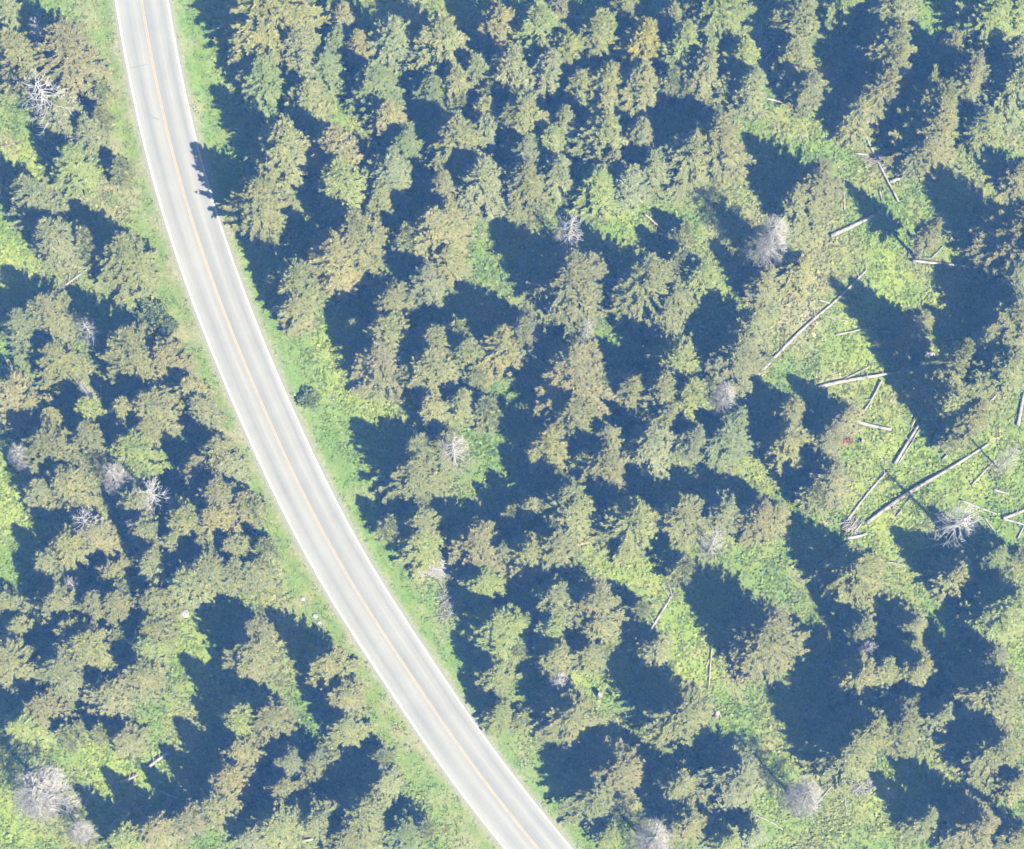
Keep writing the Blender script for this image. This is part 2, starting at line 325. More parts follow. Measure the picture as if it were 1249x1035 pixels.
# ---------------------------------------------------------------- what stands where (read off the photo in 16 tiles: x y width colour)
K = 1249 / 320
TILES = {
 'A1': ((0, 0), '180 130 110 s;100 270 200 o;50 70 130 g;395 250 250 t;250 240 120 o;215 450 240 s;300 540 170 o;480 430 80 y;490 560 80 g;370 800 170 y;440 650 120 g;585 800 90 t;160 960 190 g;25 870 90 t'),
 'A2': ((310, 0), '60 70 400 o;410 100 110 t;400 210 120 b;240 250 180 g;350 320 150 b;60 390 200 b;200 385 100 b;250 490 180 o;510 230 130 t;650 200 180 g;750 270 100 y;900 220 230 o;1150 140 160 t;590 410 200 b;1060 350 150 g;960 400 120 o;1110 450 80 g;1090 540 110 o;845 450 130 b;975 500 90 y;640 560 120 t;710 690 150 b;140 730 240 o;380 740 220 t;430 890 200 y;640 820 180 g;610 960 120 o;960 660 220 o;1090 640 120 g;1090 860 220 g;890 900 140 t;1210 350 170 o;1220 580 130 o;1230 720 90 g;130 970 90 b'),
 'A3': ((620, 0), '150 150 220 y;240 50 120 t;420 150 190 y;630 220 170 Y;760 120 150 o;820 230 180 y;260 260 170 y;190 360 150 g;350 420 150 o;450 420 150 o;450 520 120 o;630 420 170 o;920 360 150 o;770 390 100 o;840 445 70 o;1000 50 280 y;860 60 150 o;1090 290 150 y;1150 420 150 o;1050 390 110 y;60 560 170 o;260 590 130 g;450 650 200 o;610 660 150 o;200 690 130 y;70 730 150 g;230 830 140 g;80 880 200 o;480 790 130 o;430 890 180 y;570 890 120 g;690 820 150 g;860 760 210 o;1000 680 240 o;960 560 100 o;560 10 140 o'),
 'A4': ((929, 0), '180 100 170 o;380 30 160 y;150 270 150 o;215 420 120 g;600 50 200 g;600 240 210 o;620 330 140 t;560 440 190 t;1080 70 190 y;1200 30 150 y;960 370 170 o;880 250 120 o;800 540 240 o;940 460 160 o;800 650 230 t;1190 420 230 g;1210 260 140 g;1040 600 160 y;740 730 130 o;240 900 220 t;160 960 150 o;1220 820 130 t;450 560 140 t'),
 'B1': ((0, 260), '265 125 190 g;430 150 110 g;620 210 230 o;250 500 190 t;130 560 180 g;420 550 110 s;290 710 170 o;650 680 220 o;790 700 160 t;540 660 110 y;930 830 150 t;970 960 120 t;735 930 200 t;590 960 120 o;440 960 140 y;405 840 80 s;70 880 200 t;180 930 120 t;250 1000 140 o;730 470 100 ub;790 540 90 ub'),
 'B2': ((310, 260), '10 -40 310 o;500 110 210 t;380 250 230 t;200 350 180 o;190 470 150 o;110 330 100 b;850 100 220 t;920 50 190 t;740 130 110 g;930 230 130 o;830 330 150 g;640 430 170 o;640 590 210 o;620 710 240 t;850 640 190 o;860 760 220 o;1000 680 190 o;980 570 110 t;1190 640 190 t;480 560 100 o;1060 790 100 o;1110 950 110 t;860 940 120 o;990 900 130 o;265 880 78 ub;700 790 150 o'),
 'B3': ((620, 260), '290 70 150 s;285 340 290 o;640 340 270 o;830 90 90 b;800 230 110 o;790 410 140 o;900 310 150 y;750 510 140 g;80 590 190 o;380 540 80 s;310 760 320 t;440 810 110 b;780 720 200 y;720 870 200 o;860 880 170 y;590 850 150 o;740 980 140 o;1140 560 170 o;1090 680 230 t;1200 350 120 t;1220 140 130 g;1030 870 130 S;310 970 190 o;1080 1000 140 b'),
 'B4': ((929, 260), '50 100 190 S;740 70 160 t;710 560 170 t;1100 560 300 o;1190 520 230 o;930 850 190 o;1130 740 200 o;1150 390 120 g;1180 90 140 t;1240 200 160 o;130 960 120 t;390 970 140 t;160 260 160 t;1220 500 110 g;1050 640 150 o'),
 'C1': ((0, 520), '100 130 120 S;250 110 250 o;440 80 170 o;450 180 110 t;570 50 110 o;640 120 200 y;690 20 130 t;550 240 140 S;720 320 190 s;650 360 160 o;330 280 200 t;190 320 120 g;410 470 150 s;470 530 170 t;330 570 190 o;635 480 80 s;700 500 150 o;1030 130 160 t;930 200 140 t;1040 340 190 t;900 450 220 o;1020 450 190 t;1190 370 130 t;840 560 150 o;730 640 150 g;960 580 130 t;1000 690 190 o;900 740 170 o;1130 600 170 o;1120 680 140 o;1220 690 120 o;530 700 130 o;240 660 120 o;340 750 80 s;270 850 180 o;450 850 170 o;570 850 160 o;590 770 110 t;740 850 150 o;30 850 160 o;90 960 150 o;360 980 140 o;730 960 150 o;570 1000 110 y;1210 970 130 o;1150 180 120 g'),
 'C2': ((310, 520), '770 110 150 o;900 70 120 o;950 90 150 s;770 250 240 o;790 480 190 o;640 470 100 o;800 375 90 o;800 565 170 y;1070 560 230 t;1200 600 140 o;1230 430 90 o;1080 730 160 y;1170 950 190 y;20 360 100 t;40 570 90 o;20 670 90 o'),
 'C3': ((620, 520), '190 100 190 o;450 180 200 t;340 170 110 g;470 60 140 o;680 80 190 g;870 70 140 g;1030 60 200 b;280 360 200 o;220 270 100 t;310 420 180 o;80 400 120 o;200 580 230 o;80 620 190 o;590 470 230 o;810 440 220 o;1010 400 160 g;1190 430 170 t;780 580 115 y;840 670 110 t;980 540 120 s;230 820 210 o;400 850 210 o;400 850 110 s;420 940 150 t;570 820 60 ub;630 870 80 o;50 940 120 y;210 960 120 y;100 900 80 o;1235 990 320 o'),
 'C4': ((929, 520), '110 80 180 o;320 40 140 t;400 55 60 ur;320 260 180 t;250 320 110 t;50 430 120 o;440 700 240 o;920 40 110 t;970 490 200 s;1190 140 100 s;910 700 170 o;1080 640 150 y;1190 640 110 o;1150 860 250 y;1040 930 130 y;460 950 130 o;690 960 160 o'),
 'D1': ((0, 775), '60 130 220 o;430 50 210 o;300 170 230 o;700 50 150 y;680 200 170 o;520 290 190 t;210 350 190 t;130 430 180 y;330 460 110 g;610 490 130 o;480 460 90 y;1150 380 190 y;1200 110 180 o;1090 690 190 t;1160 560 150 t;1040 800 170 o;900 870 140 t;750 920 170 t;580 960 150 y;170 740 260 S;370 930 110 S;1190 950 150 g'),
 'D2': ((310, 775), '10 90 150 o;360 150 180 o;430 300 170 t;440 440 150 o;90 400 190 t;160 590 140 g;310 600 140 o;160 740 160 o;120 900 200 o;300 870 160 o;600 700 150 g;530 840 210 o;420 960 180 o;700 930 170 b;800 920 90 o;550 520 60 ub;600 570 90 y;1170 30 160 y;1130 190 160 y;1170 380 140 y;210 830 130 o'),
 'D3': ((620, 775), '220 90 160 o;380 80 140 o;450 60 90 b;690 60 120 o;240 210 100 s;290 390 220 o;820 380 280 o;520 640 250 t;410 760 230 o;800 710 170 o;830 880 180 o;690 970 180 S;1080 660 240 g;1030 970 130 y;1140 930 120 g;470 930 130 y;40 390 90 y;30 60 90 y'),
 'D4': ((929, 775), '215 765 170 S;500 70 90 s;700 40 140 o;720 140 170 o;450 190 190 o;580 170 120 o;480 470 220 o;400 570 260 o;650 430 210 o;840 370 140 g;710 300 80 o;1060 270 290 o;1090 120 120 o;1110 550 230 o;1200 690 140 o;770 880 140 o;1000 890 230 t;1210 950 120 t'),
}
TINT = {'o': (.136, .141, .054), 't': (.146, .142, .059), 'g': (.130, .142, .064), 'b': (.110, .133, .048), 'y': (.136, .157, .046), 'Y': (.175, .168, .042), 'r': (.24, .125, .07)}
CNAME = {'o': 'olive', 't': 'tan-tinged', 'g': 'grey-green', 'b': 'deep green', 'y': 'yellow-green', 'Y': 'golden yellow', 'r': 'rust red', 's': 'bare', 'S': 'grey'}
items = []                                 # (px, py, width px, colour, kind)
for key, ((ox, oy), txt) in TILES.items():
    for e in txt.split(';'):
        x, y, w, c = e.split()
        kind = 'tree'
        if c[0] == 'u': kind, c = 'bush', c[1:]
        elif c in 'sS': kind = 'snag'
        items.append((ox + int(x) / K, oy + int(y) / K, int(w) / K, c, kind))

# ---------------------------------------------------------------- landmarks for the labels (photo px)
MARKS = [((55, 116), 'the starry bleached snag at upper left'), ((83, 347), 'the fallen log in the left woods'), ((44, 965), 'the wide bare grey crown at lower left'),
 ((184, 602), 'the radiating snag in the left woods'), ((103, 642), 'the bleached snag near the left edge'), ((381, 486), 'the lone round bush by the road'),
 ((525, 700), 'the pale brush pile by the road'), ((556, 545), 'the bleached snag amid the middle woods'), ((694, 278), 'the spiky snag in the upper middle'),
 ((884, 484), 'the pale ghostly crown right of centre'), ((1072, 192), 'the crossed logs at upper right'), ((1135, 590), 'the longest log in the clearing'),
 ((1177, 645), 'the starburst snag by the clearing'), ((871, 658), 'the small white snag below the centre'), ((805, 748), 'the branchy log in the lower clearing'),
 ((980, 962), 'the wide grey dead crown at lower right'), ((781, 56), 'the golden yellow conifer near the top'), ((1031, 534), 'the rust red bush'),
 ((924, 66), 'the pale stick heap near the top'), ((832, 283), 'the lone green sapling in dark shade'), ((717, 662), 'the short log below mid woods'),
 ((360, 1027), 'the log at the bottom edge'), ((838, 948), 'the rotten log at bottom middle'), ((147, 970), 'the thin pole at lower left'), ((1234, 556), 'the leaning snag at the right edge'),
 ((941, 287), 'the grey dead crown at upper right'), ((722, 738), 'the snag in the lower middle woods'), ((0, 0), 'the top left corner'), ((1249, 0), 'the top right corner'), ((1249, 1035), 'the bottom right corner'),
 ((1057, 793), 'the small snag at lower right'), ((681, 829), 'the small grey snag right of the road'), ((1220, 500), 'the upright log at the right edge'), ((87, 712), 'the small snag in the lower left woods'), ((105, 475), 'the small pinkish snag at left')]
def sector(dx, dy):
    a = math.degrees(math.atan2(-dy, dx)) % 360
    return ('right of', 'above right of', 'above', 'above left of', 'left of', 'below left of', 'below', 'below right of')[int((a + 22.5) // 45) % 8]
ORD = ['', 'second', 'third', 'fourth', 'fifth', 'sixth', 'seventh', 'eighth', 'ninth', 'tenth', 'eleventh', 'twelfth', 'thirteenth', 'fourteenth', 'fifteenth', 'sixteenth']
trees = [i for i, t in enumerate(items) if t[4] == 'tree']
trees = sorted(trees, key=lambda i: -items[i][2])
MINOR = set(trees[300:])                   # the smallest of the wood, past the 300 largest: one object further down
trees = sorted(trees[:300])
cand = {i: [] for i in trees}
for (mx, my), name in MARKS:
    by = {}
    for i in trees:
        dx, dy = items[i][0] - mx, items[i][1] - my; d = math.hypot(dx, dy)
        if d < 12: continue
        by.setdefault(sector(dx, dy), []).append((d, i))
    for s, lst in by.items():
        for r, (d, i) in enumerate(sorted(lst)):
            if r < len(ORD): cand[i].append((d + 38 * r, r, s, name))
LABEL = {}
for i in trees:
    x, y, w, c, k = items[i]
    size = 'slim' if w < 33 else 'middling' if w < 46 else 'broad' if w < 60 else 'very broad'
    d, r, s, name = min(cand[i])
    LABEL[i] = f"{size} {CNAME[c]} conifer, {ORD[r] + ' tree' if r else 'just'} {s} {name}"
    if len(LABEL[i].replace('-', ' - ').split()) > 14: LABEL[i] = LABEL[i].replace('very ', '').replace(' tree ', ' ').replace('closest ', '')
    if len(LABEL[i].split()) > 15: LABEL[i] = LABEL[i].split(' ', 1)[1]
SPECIAL = {(781, 56): 'slim golden yellow conifer, the brightest one near the top', (832, 283): 'lone green sapling standing in dark shade right of centre', (730, 228): None}
for (x, y), lab in SPECIAL.items():
    if lab:
        j = min(trees, key=lambda i: (items[i][0] - x) ** 2 + (items[i][1] - y) ** 2); LABEL[j] = lab
SNAGLAB = {(55, 115): 'starry bleached snag with thick curling bare limbs at upper left', (46, 33): 'small pinkish bare snag near the top left corner', (108, 401): 'small bare snag among green bushes below the left log',
 (104, 475): 'small pinkish snag standing in shade in the left woods', (694, 278): 'spiky bare snag in the upper middle, above a broad olive conifer', (717, 398): 'small grey snag in shade, between two broad crowns of the centre',
 (884, 483): 'pale ghostly dead crown of fine twigs right of centre', (942, 286): 'grey dead crown of fine twigs above the tan slope at upper right', (26, 553): 'grey dead crown of fine twigs by the left edge',
 (141, 581): 'rounded grey dead crown above left of the radiating snag', (184, 602): 'radiating bleached snag in the left woods', (105, 640): 'bleached snag ringed by tan crowns near the left edge',
 (163, 643): 'small grey snag below left of the radiating snag', (87, 712): 'small pinkish snag in a dark gap of lower left woods', (553, 543): 'bleached snag beside olive crowns amid the middle woods',
 (871, 658): 'small white snag over dark shade below the centre', (722, 738): 'thin bleached snag within a broad crown, lower middle woods', (1177, 645): 'starburst snag, whitest of all, by the clearing with logs',
 (1234, 556): 'leaning bare snag over the clearing at the right edge', (44, 965): 'wide bare grey crown at lower left, largest dead tree', (95, 1013): 'smaller bare grey crown just below the widest grey one',
 (681, 829): 'small grey snag in shade right of the road', (797, 1023): 'grey dead crown of fine twigs at the bottom edge', (984, 971): 'wide grey dead crown of fine twigs leaning over grass at lower right',
 (1057, 793): 'small grey snag between two broad crowns at lower right'}
BUSHLAB = {(381, 486): 'lone round dark green bush beside the road verge', (187, 380): 'low deep green bush on the verge, upper of two left of road', (202, 398): 'low deep green bush on the verge, lower of two left of road',
 (766, 730): 'small deep green bush alone in the lower grassy opening', (1031, 534): 'rust red bush at the left side of the log clearing', (451, 908): 'small deep green bush in roadside grass at lower left verge'}
def near(table, x, y):
    q = min(table, key=lambda k: (k[0] - x) ** 2 + (k[1] - y) ** 2); return table[q]

# ---------------------------------------------------------------- plant them
rng = random.Random(5)
made = {}
def plant(cls, k, names, thing_name):
    """the first use builds the thing with its parts, later ones copy the thing and each part."""
    src = made.get((cls, k))
    if src is None:
        r = bpy.data.objects.new(thing_name, None); COL.objects.link(r); r.empty_display_size = .5
        a = obj(names[0], PROTO[cls][k][0], r); b = obj(names[1], PROTO[cls][k][1], r)
        made[(cls, k)] = (r, a, b); return r, a, b
    r0, a0, b0 = src
    r = r0.copy(); COL.objects.link(r); a = a0.copy(); b = b0.copy()
    for q in (a, b): q.parent = r; COL.objects.link(q)
    return r, a, b
feet = []
EXACT = {  # trees whose foot and height show in the clearing's long shadows: foot px, height, crown radius, kind
 (1211, 403): (1140, 471, 21.5, 2.7, 'c'), (937, 774): (920, 787, 17.0, 5.0, 'd'), (1231, 283): (1222, 302, 18.5, 4.2, 'd'), (1247, 311): (1238, 330, 17.0, 3.8, 'd'), (313, 250): (323, 273, 15.5, 4.1, 'd'), (1167, 478): (1166, 532, 16.5, 2.1, 'h'), (1119, 278): (1116, 312, 15.0, 1.7, 'h'), (1177, 645): (1155, 650, 13.8, 3.0, 's')}
minor_mesh = {'crown': MB(), 'trunk': MB()}
def add_minor(cls, k, loc, rot, sc):
    mt = Matrix.Translation(loc) @ Matrix.Rotation(rot, 4, 'Z') @ Matrix.Diagonal((*sc, 1))
    for part, me in (('trunk', PROTO[cls][k][0]), ('crown', PROTO[cls][k][1])):
        mb = minor_mesh[part]; b = len(mb.v); mb.v += [tuple(mt @ v.co) for v in me.vertices]; mb.f += [tuple(b + q for q in p.vertices) for p in me.polygons]
for i, (px, py, w, c, kind) in enumerate(items):
    R0 = w * S / 2 * 1.10; Rm = R0 * 1.17
    if kind == 'tree':
        H = (2.6 + 2 * R0 * 1.78) * rng.uniform(.88, 1.14)
        if c == 'b': H *= .75
        if c in 'y' and w < 30: H *= .7
        if py > 350 and 0 < road_d(*W(px, py)) < 17: H *= .78   # heights cut so the shadows on the verge fall shorter
        cls = 'a' if Rm < 2.05 else 'b' if Rm < 3.0 else 'c' if Rm < 4.1 else 'd'
        zc = .40 * H
    elif kind == 'snag':
        Rm = R0 * 1.05; H = 6.5 + Rm * 2.6; cls = c; zc = .7 * H
    else:
        H = Rm * 1.5; cls = 'u'; zc = .4 * H
    k = rng.randrange(len(PROTO[cls]))
    gx, gy = ground_px(px, py, zc)
    x, y = W(gx, gy); d = road_d(x, y)
    lim = HALF + ((Rm + 1.5 if d < 0 else .9 * Rm + .6) if kind == 'tree' else 1.0)
    if abs(d) < lim:                       # keep every foot off the pavement
        sgn = 1 if d > 0 else -1
        for _ in range(30):
            x += sgn * .25 * .86; y += sgn * .25 * .45; d = road_d(x, y)
            if abs(d) >= lim: break
    tn = {'tree': 'conifer_tree', 'snag': 'dead_tree', 'bush': 'bush'}[kind]
    for (ex, ey), (fx, fy, eh, er, ecls) in EXACT.items():
        if math.hypot(ex - px, ey - py) < 6:
            x, y = W(fx, fy); d = road_d(x, y); H, Rm, cls = eh, er, ecls; k %= len(PROTO[cls])
    if i in MINOR:
        add_minor(cls, k, (x, y, gz(x, y, d)), rng.uniform(0, 6.28), (Rm / PROTO[cls][k][2], Rm / PROTO[cls][k][2], H / PROTO[cls][k][3])); feet.append((x, y, Rm, kind)); continue
    r, a, b = plant(cls, k, {'tree': ('trunk', 'crown'), 'snag': ('trunk', 'bare_branches'), 'bush': ('stem', 'foliage')}[kind], tn)
    _, _, PR, PH = PROTO[cls][k]
    r.location = (x, y, gz(x, y, d)); r.rotation_euler = (0, 0, rng.uniform(0, 6.28))
    r.scale = (Rm / PR, Rm / PR, H / PH)
    base = TINT.get(c, (.2, .2, .2)); v = rng.uniform(.86, 1.14)
    b.color = (base[0] * v * rng.uniform(.95, 1.05), base[1] * v, base[2] * v * rng.uniform(.88, 1.12), 1)
    r['label'] = LABEL[i] if kind == 'tree' else near(SNAGLAB, px, py) if kind == 'snag' else near(BUSHLAB, px, py)
    r['category'] = {'tree': 'tree', 'snag': 'dead tree', 'bush': 'bush'}[kind]
    r['group'] = {'tree': 'conifers of the forest', 'snag': 'dead standing trees', 'bush': 'bushes on the verges and in the openings'}[kind]
    if kind != 'bush': feet.append((x, y, Rm, kind))
N_TREES = len(trees)
yw = bpy.data.objects.new('young_conifer_growth', None); COL.objects.link(yw); stuff(yw)
obj('trunk', minor_mesh['trunk'].mesh('trunk', M_BARK), yw); yc = obj('crown', minor_mesh['crown'].mesh('crown', M_CONIFER), yw); yc.color = (.134, .146, .053, 1)

# ---------------------------------------------------------------- logs
LOGS = [  # px points, butt radius m, tip radius m, stubs, colour, label
 ([(1052, 159), (1073, 202), (1096, 246)], .16, .10, 4, 'w', 'long straight pale log, upper one of the crossed logs at upper right'),
 ([(1042, 187), (1068, 190), (1090, 199), (1106, 208)], .13, .08, 4, 'w', 'crooked pale log lying across the straight one at upper right'),
 ([(1085, 222), (1110, 213), (1133, 204)], .22, .16, 2, 'w', 'thick grey log running under the shade edge at upper right'),
 ([(1029, 220), (1030, 257)], .10, .07, 0, 'w', 'thin upright pale stick left of the crossed logs'),
 ([(1229, 141), (1249, 134), (1268, 127)], .16, .12, 0, 'w', 'pale log end poking out of shade at the right edge, upper corner'),
 ([(1013, 288), (1042, 275), (1073, 259)], .26, .20, 2, 'w', 'thick pale log below the crossed logs, its sawn end to the left'),
 ([(917, 465), (952, 428), (985, 395), (1021, 366), (1057, 329)], .22, .12, 9, 'w', 'long grey log along the tan slope, half under tree shade'),
 ([(998, 472), (1036, 463), (1078, 457), (1108, 450)], .24, .15, 3, 'w', 'thick white log crossing the middle of the clearing'),
 ([(1019, 408), (1037, 405), (1055, 400)], .11, .07, 1, 'w', 'thin pale log above the thick white one'),
 ([(1075, 464), (1063, 488), (1050, 507)], .14, .09, 2, 'w', 'thin grey log leading down from the thick white one'),
 ([(1045, 514), (1060, 519), (1087, 524)], .22, .18, 0, 'w', 'short thick log beside the rust red bush'),
 ([(1113, 318), (1140, 321), (1164, 323), (1186, 327)], .18, .10, 3, 'w', 'pale log between two big tree shadows at upper right'),
 ([(1241, 519), (1245, 497), (1249, 478)], .24, .20, 0, 'w', 'upright log at the right edge of the clearing'),
 ([(1128, 484), (1138, 492), (1146, 499)], .10, .06, 1, 'w', 'short bent stick at the foot of an olive crown'),
 ([(1152, 505), (1170, 503), (1186, 506), (1204, 504)], .12, .08, 5, 'w', 'thin grey log under the crowns at the right edge'),
 ([(1057, 638), (1080, 620), (1107, 601), (1140, 582), (1170, 564), (1206, 541)], .26, .14, 4, 'w', 'longest log in the clearing, running from shade into sun'),
 ([(1091, 566), (1104, 544), (1121, 517)], .20, .15, 2, 'w', 'thick log ending at the thin trunk shadow'),
 ([(1095, 566), (1112, 540), (1126, 514)], .10, .07, 0, 'w', 'thin log lying close along a thick one'),
 ([(1033, 635), (1050, 612), (1066, 592), (1083, 574)], .17, .10, 4, 'w', 'grey log running above left of the longest log'),
 ([(1149, 561), (1161, 549), (1172, 538)], .13, .09, 1, 'w', 'short pale log above the longest log'),
 ([(1185, 592), (1199, 576), (1214, 561)], .13, .09, 1, 'w', 'thin pale log right of the longest log'),
 ([(1212, 597), (1221, 600), (1230, 602)], .14, .12, 0, 'w', 'stubby log lying at the foot of the leaning snag'),
 ([(1033, 656), (1044, 655), (1057, 651)], .22, .18, 1, 'w', 'short thick log below the end of the longest log'),
 ([(1223, 632), (1236, 628), (1249, 622), (1268, 614)], .22, .17, 1, 'w', 'pale log at the right edge, upper arm of a fork'),
 ([(1223, 633), (1237, 636), (1252, 641)], .14, .10, 1, 'w', 'pale log at the right edge, lower arm of a fork'),
 ([(1241, 657), (1245, 649), (1249, 641)], .10, .08, 0, 'w', 'short stick leaning on the lower fork log'),
 ([(1172, 610), (1195, 619), (1216, 627)], .12, .08, 0, 'w', 'shaded log above the starburst snag'),
 ([(1118, 671), (1133, 667), (1147, 663)], .12, .09, 0, 'w', 'shaded grey log left of the starburst snag'),
 ([(1093, 630), (1103, 617), (1113, 605)], .09, .06, 0, 'w', 'thin shaded pole below the longest log'),
 ([(1155, 761), (1166, 752)], .09, .06, 0, 'w', 'short stick on grass below the clearing'),
 ([(1241, 705), (1249, 718), (1258, 731)], .13, .10, 0, 'w', 'log end at the right edge below the fork'),
 ([(59, 365), (78, 350), (92, 339), (107, 328)], .17, .08, 7, 'w', 'branchy pale fallen log in the left woods'),
 ([(800, 573), (806, 560), (815, 543)], .18, .14, 1, 'w', 'short grey log at a shadow edge near the centre'),
 ([(698, 666), (716, 661), (738, 659)], .20, .16, 1, 'r', 'short brown log below two olive crowns in mid woods'),
 ([(789, 776), (801, 756), (812, 738), (822, 722)], .19, .11, 12, 'w', 'branchy bleached log in the lower clearing'),
 ([(822, 924), (832, 938), (846, 954), (860, 975)], .20, .14, 1, 'r', 'long rotten reddish log at bottom middle'),
 ([(866, 996), (876, 990), (885, 983)], .18, .14, 1, 'r', 'short rotten log forking off the long reddish one'),
 ([(904, 986), (922, 994), (941, 1002), (955, 1012)], .12, .08, 1, 'w', 'thin pale log on grass at the bottom edge'),
 ([(868, 790), (866, 815), (864, 845)], .10, .08, 0, 'r', 'thin reddish pole lying on bright grass in the lower clearing'),
 ([(338, 1031), (360, 1027), (382, 1023)], .17, .13, 0, 'w', 'pale log at the bottom edge left of the road'),
 ([(133, 942), (147, 970), (160, 997)], .07, .05, 0, 'w', 'thin straight pole on bright grass at lower left'),
 ([(146, 998), (158, 1000), (168, 999)], .10, .08, 0, 'w', 'short stick at the foot of the thin pole'),
 ([(179, 938), (190, 928), (207, 917)], .22, .16, 3, 'w', 'grey log half in shade at lower left'),
 ([(151, 953), (160, 949), (168, 945)], .16, .12, 2, 'w', 'broken grey log piece in sun at lower left'),
 ([(195, 964), (215, 974), (240, 977), (258, 973)], .13, .07, 2, 'w', 'curved pale log under the tan crowns at lower left'),
 ([(1029, 948), (1030, 970), (1032, 995)], .08, .05, 2, 'w', 'thin upright stick beside the wide grey dead crown'),
 ([(988, 990), (1000, 975), (1022, 950)], .11, .07, 3, 'w', 'bleached log below the wide grey dead crown'),
 ([(917, 466), (924, 461), (932, 456)], .13, .10, 0, 'w', 'short white log end near the pale ghostly crown'),
 ([(284, 714), (285, 725), (284, 738)], .10, .07, 0, 'w', 'short white stick in a dark gap by the left woods'),
 ([(786, 261), (798, 271), (811, 283)], .13, .09, 3, 'r', 'brown log on the small grassy opening in the upper middle'),
 ([(934, 120), (948, 123), (960, 127)], .13, .09, 0, 'w', 'pale log on the grass strip at upper right'),
 ([(995, 115), (1004, 119), (1013, 126)], .09, .07, 0, 'w', 'small pale stick in the upper right grass'),
 ([(502, 206), (512, 216), (524, 228)], .15, .1, 2, 'r', 'brownish log between crowns in the upper woods'),
 ([(402, 246), (410, 253), (420, 262)], .12, .1, 1, 'w', 'shaded pale log in the gap below upper woods'),
 ([(617, 704), (626, 710), (634, 716)], .12, .09, 1, 'w', 'pale log at the bright grass below mid woods'),
 ([(1207, 490), (1214, 483), (1220, 477)], .14, .1, 0, 'w', 'short pale log left of the upright log'),
 ([(990, 524), (998, 532), (1006, 541)], .14, .1, 0, 'w', 'short log in shade left of the rust red bush'),
]
LOGS += [
 ([(999, 366), (1006, 368), (1013, 370)], .11, .08, 0, 'w', 'short pale stick beside the long grey log on the tan slope'),
 ([(1006, 385), (1021, 390), (1036, 391)], .07, .04, 2, 'w', 'very thin curved stick between the long grey log and the thick white one'),
 ([(1028, 463), (1046, 454), (1062, 446)], .08, .05, 1, 'w', 'thin pole touching the upper side of the thick white log'),
 ([(1136, 315), (1144, 307), (1151, 300)], .08, .05, 0, 'w', 'short thin stick on sunlit grass above a pale log'),
 ([(1112, 520), (1118, 508), (1124, 498)], .10, .07, 1, 'w', 'thin pale pole just above the thick log in the clearing'),
 ([(1060, 690), (1085, 684), (1104, 690)], .10, .06, 2, 'w', 'thin shaded pole on the grass tongue below the clearing'),
 ([(1073, 232), (1076, 245), (1076, 258)], .08, .05, 0, 'w', 'thin upright pale stick right below the crossed logs'),
 ([(1098, 152), (1120, 165), (1148, 178)], .09, .05, 1, 'w', 'thin shaded pole right of the crossed logs'),
 ([(1200, 630), (1211, 645), (1216, 655)], .10, .07, 1, 'w', 'short grey log right of the starburst snag'),
]
def lay_log(pts, r0, r1, stubs, colr, label, rng):
    root = bpy.data.objects.new('fallen_log', None); COL.objects.link(root); root.empty_display_size = .3
    wp = [Vector(W(*p)) for p in pts]; sm = []
    for i in range(len(wp) - 1):
        for k in range(4): sm.append(wp[i].lerp(wp[i + 1], k / 4))
    sm.append(wp[-1]); sm = blur(sm, 2)
    n = len(sm); P3 = []; rd = []
    for i, p in enumerate(sm):
        t = i / (n - 1); r = r0 + (r1 - r0) * t; rd.append(r * rng.uniform(.93, 1.06)); P3.append(Vector((p.x, p.y, max(gz(p.x, p.y), -.05) + r * .8 + .06)))
    o0 = P3[0].copy(); root.location = o0
    mat = M_LOG if colr == 'w' else M_ROT
    mb = MB(); mb.tube([p - o0 for p in P3], rd, 9); obj('trunk', mb.mesh('trunk', mat, True), root)
    for k in range(stubs):
        i = rng.randrange(n // 4, n); d = (P3[min(i + 1, n - 1)] - P3[i - 1]).normalized(); sd = Vector((-d.y, d.x, 0)) * rng.choice((-1, 1))
        l_ = rng.uniform(.5, 1.6); q = P3[i] - o0; e = q + (sd * rng.uniform(.7, 1) + d * rng.uniform(-.1, .8) + Vector((0, 0, rng.uniform(-.02, .5)))) * l_
        m2 = MB(); m2.tube([q, q.lerp(e, .5) + Vector((0, 0, .08)), e], [.05, .035, .012], 5); obj('branch', m2.mesh('branch', mat), root)
    root['label'] = label; root['category'] = 'log'; root['group'] = 'fallen logs on the forest floor'
rl = random.Random(8)
for pts, r0, r1, st, cc, lab in LOGS: lay_log(pts, r0 * 1.02, r1 * 1.02, st, cc, lab, rl)

